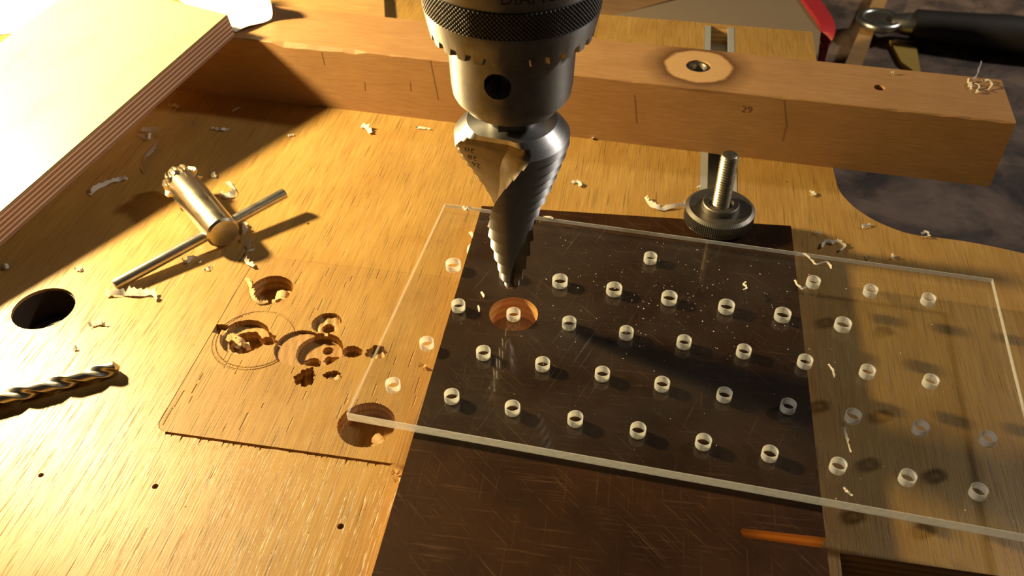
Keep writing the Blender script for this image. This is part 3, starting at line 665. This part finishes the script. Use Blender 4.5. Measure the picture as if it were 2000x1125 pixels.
obj('ferrule', *rel(xf(lathe([(-14, 5.5), (-8, 6.5), (-4, 7.5), (2, 7.5)], 28), frame(h0, hd))), M_STEEL, tool, 40)
HLn = (h1 - h0).length
obj('handle', *rel(xf(lathe([(0, 9.0), (1, 10.2), (HLn * .3, 11.2), (HLn * .6, 13), (HLn, 12), (HLn + 3, 8)], 32), frame(h0, hd))), M_BLACK, tool, 40)
# ------------------------------------------------------------------ shavings
t = NT('white_shaving'); M_SHAV = None
def shav_mat(name, col):
    t = NT(name); d = t.n('ShaderNodeBsdfDiffuse'); c = t.mix(t.noise(t.coord(scale=(.7,) * 3), 1, 3), col, tuple(k * .8 for k in col)); t.l(c, d.inputs[0]); tl = t.n('ShaderNodeBsdfTranslucent'); t.l(c, tl.inputs[0])
    m = t.n('ShaderNodeMixShader'); m.inputs[0].default_value = .35; t.l(d.outputs[0], m.inputs[1]); t.l(tl.outputs[0], m.inputs[2]); return t.done(m)
M_PLAST = shav_mat('plastic_swarf', (.88, .84, .76)); M_WOODC = shav_mat('wood_curl', (.80, .58, .30))
def ribbon(name, path, w, mat, label, cat, group=None, rough=.3, lift=.5, seed=0, tw=1.4):
    rg = np.random.default_rng(seed); P = spline(path, 7); V, F = [], []; ph = rg.random() * 6
    c0 = Vector((P[0].x, P[0].y, min(p.z for p in P)))
    for k, p in enumerate(P):
        s_ = k / (len(P) - 1); d = P[min(k + 1, len(P) - 1)] - P[max(k - 1, 0)]; d = d.normalized() if d.length > 1e-6 else Vector((1, 0, 0))
        a = ph + s_ * tw * 3; side = Vector((-d.y, d.x, 0)); side = side.normalized() if side.length > 1e-4 else Vector((1, 0, 0))
        wd = side * (.45 + .55 * abs(math.cos(a))) + Vector((0, 0, 1)) * (abs(math.sin(a)) * .45 + .1); ww = w * (.35 + .65 * math.sin(math.pi * min(1, .12 + s_ * .8)) ** .5) * (1 + rough * rg.normal())
        b = p + Vector((0, 0, lift * (abs(math.sin(s_ * 9 + ph))) ))
        V += [tuple(b - c0), tuple(b + wd * ww - c0), tuple(b + wd * ww + side * .16 + Vector((0, 0, .1)) - c0), tuple(b + side * .16 + Vector((0, 0, .1)) - c0)]
    for k in range(len(P) - 1):
        for q in range(4): F.append((k * 4 + q, k * 4 + (q + 1) % 4, k * 4 + 4 + (q + 1) % 4, k * 4 + 4 + q))
    F += [(0, 1, 2, 3), tuple(len(V) - 4 + i for i in range(4))]
    o = obj(name, V, F, mat, None, 60, c0); return tag(o, label, cat, group)
PX = lambda pts, z: [pt(x, y, z) for x, y in pts]
sv_ = [  # pixel path, height, width, label
 ([(275, 258), (305, 262), (302, 282), (286, 300), (278, 318), (283, 340)], .2, 1.5, 'long frayed white shaving in the plank shadow above the key head'),
 ([(268, 265), (290, 275), (296, 262)], .2, .8, 'short white shaving crossing the long one beside the plank'),
 ([(330, 208), (345, 212), (338, 220)], .2, .9, 'small white shaving tucked under the plank edge'),
 ([(380, 232), (378, 246)], .2, .8, 'tiny white shaving upright in the plank shadow near the fence'),
 ([(413, 252), (430, 256), (448, 255)], .2, .7, 'thin flat white shaving in the shadow below the fence'),
 ([(455, 220), (470, 212)], .2, .6, 'slim white fleck at the foot of the shaded fence'),
 ([(178, 382), (205, 364), (232, 355), (250, 352)], .2, 1.2, 'feathery white shaving in the shadow left of the key head'),
 ([(415, 332), (412, 345), (422, 348)], .2, 1.1, 'small curled shaving just right of the key head'),
 ([(428, 380), (440, 388), (458, 385), (460, 370), (450, 356)], .3, 1.7, 'hooked cream shaving between the key shaft and crossbar'),
 ([(473, 435), (474, 455), (478, 472), (486, 486)], .4, 1.3, 'wavy shaving leaning on the end face of the key'),
 ([(494, 484), (480, 496), (478, 512), (494, 524)], .4, 1.3, 'curved cream shaving near the corner of the insert plate'),
 ([(206, 580), (240, 578), (270, 580), (296, 578), (304, 588)], .3, 1.9, 'long serrated shaving below the tip of the key crossbar'),
 ([(175, 640), (190, 636), (208, 637)], .2, 1.2, 'flat leaf-shaped white chip between dark hole and insert'),
 ([(144, 686), (152, 684)], .1, .9, 'small white fleck above the twist drill bit'),
 ([(355, 508), (366, 516), (378, 506), (390, 516)], .2, .8, 'zigzag shaving under the key crossbar'),
 ([(396, 530), (410, 528), (414, 520)], .1, .6, 'fine hooked shaving below the key crossbar'),
 ([(0, 520), (10, 528), (18, 524), (16, 516)], .2, 1.0, 'curled shaving at the plank foot'),
 ([(145, 528), (160, 530), (160, 520)], .2, .7, 'thin hooked shaving in shadow right of the plank edge'),
 ([(703, 250), (714, 252), (720, 263)], .3, 1.2, 'cream shaving on the table in front of the fence'),
 ([(563, 268), (574, 266)], .1, .7, 'pale fleck on the lit table before the fence'),
 ([(812, 252), (840, 254)], .1, .6, 'thin pale streak of shaving below the fence near the chuck'),
 ([(1158, 254), (1150, 262), (1160, 266), (1152, 272)], .3, .8, 'small crescent shaving against the fence right of the drill'),
 ([(1115, 360), (1128, 358), (1130, 366)], .2, .7, 'small curl on the table right of the step drill'),
 ([(1258, 388), (1270, 404), (1290, 412), (1315, 408), (1340, 402)], .3, 1.4, 'long fluffy shaving touching the thumb nut'),
 ([(1362, 370), (1370, 368)], .6, .8, 'white fleck at the rim of the thumb nut'),
 ([(1580, 375), (1586, 380), (1582, 383)], .2, .6, 'tiny curl on the table near the curved table edge'),
 ([(1684, 447), (1702, 441)], .2, .7, 'short straight shaving close to the curved table edge'),
 ([(1800, 460), (1808, 456), (1812, 462), (1804, 464)], .2, .6, 'tiny ring-shaped shaving on the curved table edge'),
 ([(1606, 486), (1614, 474), (1625, 478), (1634, 474), (1646, 482), (1638, 490)], .2, .7, 'curly white shaving behind the acrylic sheet by the panel corner'),
 ([(1692, 500), (1694, 508)], .2, .7, 'small shaving upright behind the back edge of the acrylic'),
 ([(1740, 498), (1742, 506), (1748, 506)], .2, .7, 'small bent shaving behind the acrylic back edge'),
 ([(1590, 455), (1602, 462)], .2, .6, 'thin shaving on the table beside the panel corner'),
 ([(902, 408), (912, 413), (922, 408)], ZT, .8, 'small curl lying on the acrylic edge left of the step drill'),
 ([(915, 455), (922, 470), (912, 488), (916, 505)], .3, .9, 'crumbly shaving along the panel edge under the acrylic'),
]
for k, (p_, z, w, lab) in enumerate(sv_): ribbon('plastic_shaving', PX(p_, z), w * 1.35, M_PLAST, lab, 'shaving', 'white plastic shavings', seed=k)
for k, (p_, w, lab) in enumerate([([(1556, 500), (1570, 498), (1582, 508), (1594, 518), (1614, 514), (1622, 526)], .55, 'wispy shaving on top of the acrylic above the panel edge'),
  ([(1455, 550), (1450, 556), (1456, 562), (1450, 566)], .5, 'little squiggle of swarf on the acrylic over the panel'),
  ([(1550, 548), (1556, 558), (1566, 566), (1576, 562)], .5, 'thin hook of swarf on the acrylic near the panel edge'),
  ([(1616, 712), (1624, 724), (1628, 738)], .4, 'fine hair of swarf on the acrylic over shaded wood'),
  ([(1644, 826), (1650, 850), (1660, 884)], .4, 'long fine hair of swarf on the acrylic front half'),
  ([(1646, 952), (1650, 960), (1664, 970)], .4, 'fine speck and tail of swarf near the acrylic front edge'),
  ([(938, 572), (944, 582)], .5, 'pale sliver on the acrylic left of the lit hole'),
  ([(932, 598), (935, 610)], .4, 'tiny pale sliver on the acrylic below the other sliver'),
  ([(1060, 424), (1080, 428)], .6, 'small lump of swarf on the acrylic back edge by the drill')]):
    ribbon('plastic_shaving', PX(p_, ZT + .05), w, M_PLAST, lab, 'shaving', 'white plastic shavings', seed=50 + k, lift=.2)
for k, (p_, w, lab) in enumerate([([(1888, 158), (1890, 170), (1895, 178)], .9, 'short thick shaving at the end of the fence beam'), ([(1898, 162), (1908, 150), (1917, 124)], .5, 'straight white bristle standing out of the fence-end shavings'),
  ([(1896, 166), (1910, 172), (1904, 182), (1914, 184)], .5, 'looped fine shaving on the far end of the fence beam'), ([(1914, 160), (1930, 162), (1934, 170), (1922, 180)], .6, 'outer curl of shaving on the end of the fence beam'), ([(1738, 146), (1746, 147)], .6, 'white fleck on the fence top near the small hole')]):
    ribbon('plastic_shaving', PX(p_, HF + .1), w, M_PLAST, lab, 'shaving', 'white plastic shavings', seed=80 + k, lift=1.0)
def curl(px, z, r, turns, w, mat, label, seed):
    c0 = pt(px[0], px[1], z); rg = np.random.default_rng(seed); ax = rg.random() * 6.28; P = []
    for k in range(int(turns * 8) + 1):
        a = k / 8 * 2 * math.pi; P.append(c0 + Vector((math.cos(ax) * math.cos(a) * r + math.sin(ax) * k * .12, math.sin(ax) * math.cos(a) * r + math.cos(ax) * k * .12, r + math.sin(a) * r)))
    V, F = [], []; wv_ = Vector((-math.sin(ax), math.cos(ax), 0)) * w
    for p in P:
        o = (p - c0 - Vector((0, 0, r))).normalized() * .12; V += [tuple(p - wv_ - c0), tuple(p + wv_ - c0), tuple(p + wv_ + o - c0), tuple(p - wv_ + o - c0)]
    for k in range(len(P) - 1):
        for q in range(4): F.append((k * 4 + q, k * 4 + (q + 1) % 4, k * 4 + 4 + (q + 1) % 4, k * 4 + 4 + q))
    F += [(0, 1, 2, 3), tuple(len(V) - 4 + i for i in range(4))]
    tag(obj('wood_curl', V, F, mat, None, 60, c0), label, 'shaving', 'wood curls')
curl((555, 592), -5.7, 2.3, 1.4, 1.6, M_WOODC, 'largest cream wood curl inside the small clean hole', 1)
curl((540, 602), -5.7, 1.6, 1.1, 1.2, M_WOODC, 'small cream wood curl at the bottom of the clean hole', 2)
curl((566, 588), -5.7, 1.7, 1.0, 1.0, M_WOODC, 'wood curl against the right wall of the clean hole', 3)
curl((470, 682), -5.9, 2.2, .8, .9, M_WOODC, 'thin wood curl inside the leftmost torn pit of the insert', 4)
curl((487, 684), -5.9, 1.3, .9, .7, M_WOODC, 'tiny wood curl at the bottom of the torn pit', 5)
curl((606, 712), -7.6, 1.3, 1.2, .8, M_WOODC, 'tight wood curl in the middle of the overlapping pits', 6)
curl((742, 868), -6.1, 1.8, .9, 1.2, M_WOODC, 'wood curl in the shaded hole under the acrylic corner', 7)
ribbon('wood_curl', PX([(478, 545), (486, 560), (490, 580), (505, 594), (524, 592)], .3), 1.2, M_WOODC, 'long wood ribbon hanging over the rim of the clean hole', 'shaving', 'wood curls', seed=9, lift=.2)
ribbon('wood_curl', PX([(452, 655), (458, 668), (470, 676), (480, 672)], -1.6), .9, M_WOODC, 'wood ribbon lying on the ledge of the torn pit', 'shaving', 'wood curls', seed=12, lift=.2)
for k, (x, y) in enumerate([(772, 945), (768, 930), (820, 720)]):
    ribbon('wood_curl', PX([(x, y), (x + 5, y - 4), (x + 9, y + 2)], .2), .9, M_WOODC, ['wood crumb beside the front of the panel edge', 'second wood crumb by the panel edge below the insert', 'wood crumb by the panel edge under the acrylic'][k], 'shaving', 'wood curls', seed=30 + k)
# fine dust on the acrylic and the table: nobody could count it
def dust(name, n, sampler, mat, label, lo=.10, hi=.30):
    V, F = [], []
    for _ in range(n):
        q, z = sampler(); s_ = lo + (hi - lo) * random.random() ** 3; a = random.random() * 6.28; e1 = Vector((math.cos(a), math.sin(a), 0)) * s_; e2 = Vector((-math.sin(a), math.cos(a), 0)) * s_ * (.3 + .6 * random.random()); b = len(V)
        V += [tuple(q - e1), tuple(q + e2), tuple(q + e1), tuple(q - e2), tuple(q + Vector((0, 0, s_ * .7)))]
        F += [(b, b + 1, b + 4), (b + 1, b + 2, b + 4), (b + 2, b + 3, b + 4), (b + 3, b, b + 4), (b, b + 1, b + 2, b + 3)]
    return tag(obj(name, V, F, mat), label, 'dust', kind='stuff')
def s_acr():
    while True:
        x, y = random.gauss(1330, 180), random.gauss(580, 75)
        if 1060 < x < 1960 and y > 440 + (x - 1060) * .14 and y < 830: return pt(x, y, ZT), 0
def s_acr2():
    q = aFL + au * (aw * random.random()) + av * (ad * random.random()); return Vector((q.x, q.y, ZT)), 0
dust('acrylic_dust', 520, lambda: s_acr() if random.random() < .75 else s_acr2(), M_PLAST, 'fine white drilling dust scattered over the clear acrylic', .07, .34)
def s_tab():
    while True:
        q = pt(random.uniform(0, 1600), random.uniform(260, 1100)); 
        a, b_ = (q - IO).dot(E1), (q - IO).dot(E2)
        if not (-1 < a < IW + 1 and -1 < b_ < ID + 1) and (q - hs).length > 11 and q.x < pBL.x - 22: return q, 0
dust('table_dust', 90, s_tab, M_WOODC, 'sparse pale specks of dust on the bare plywood table', .08, .3)
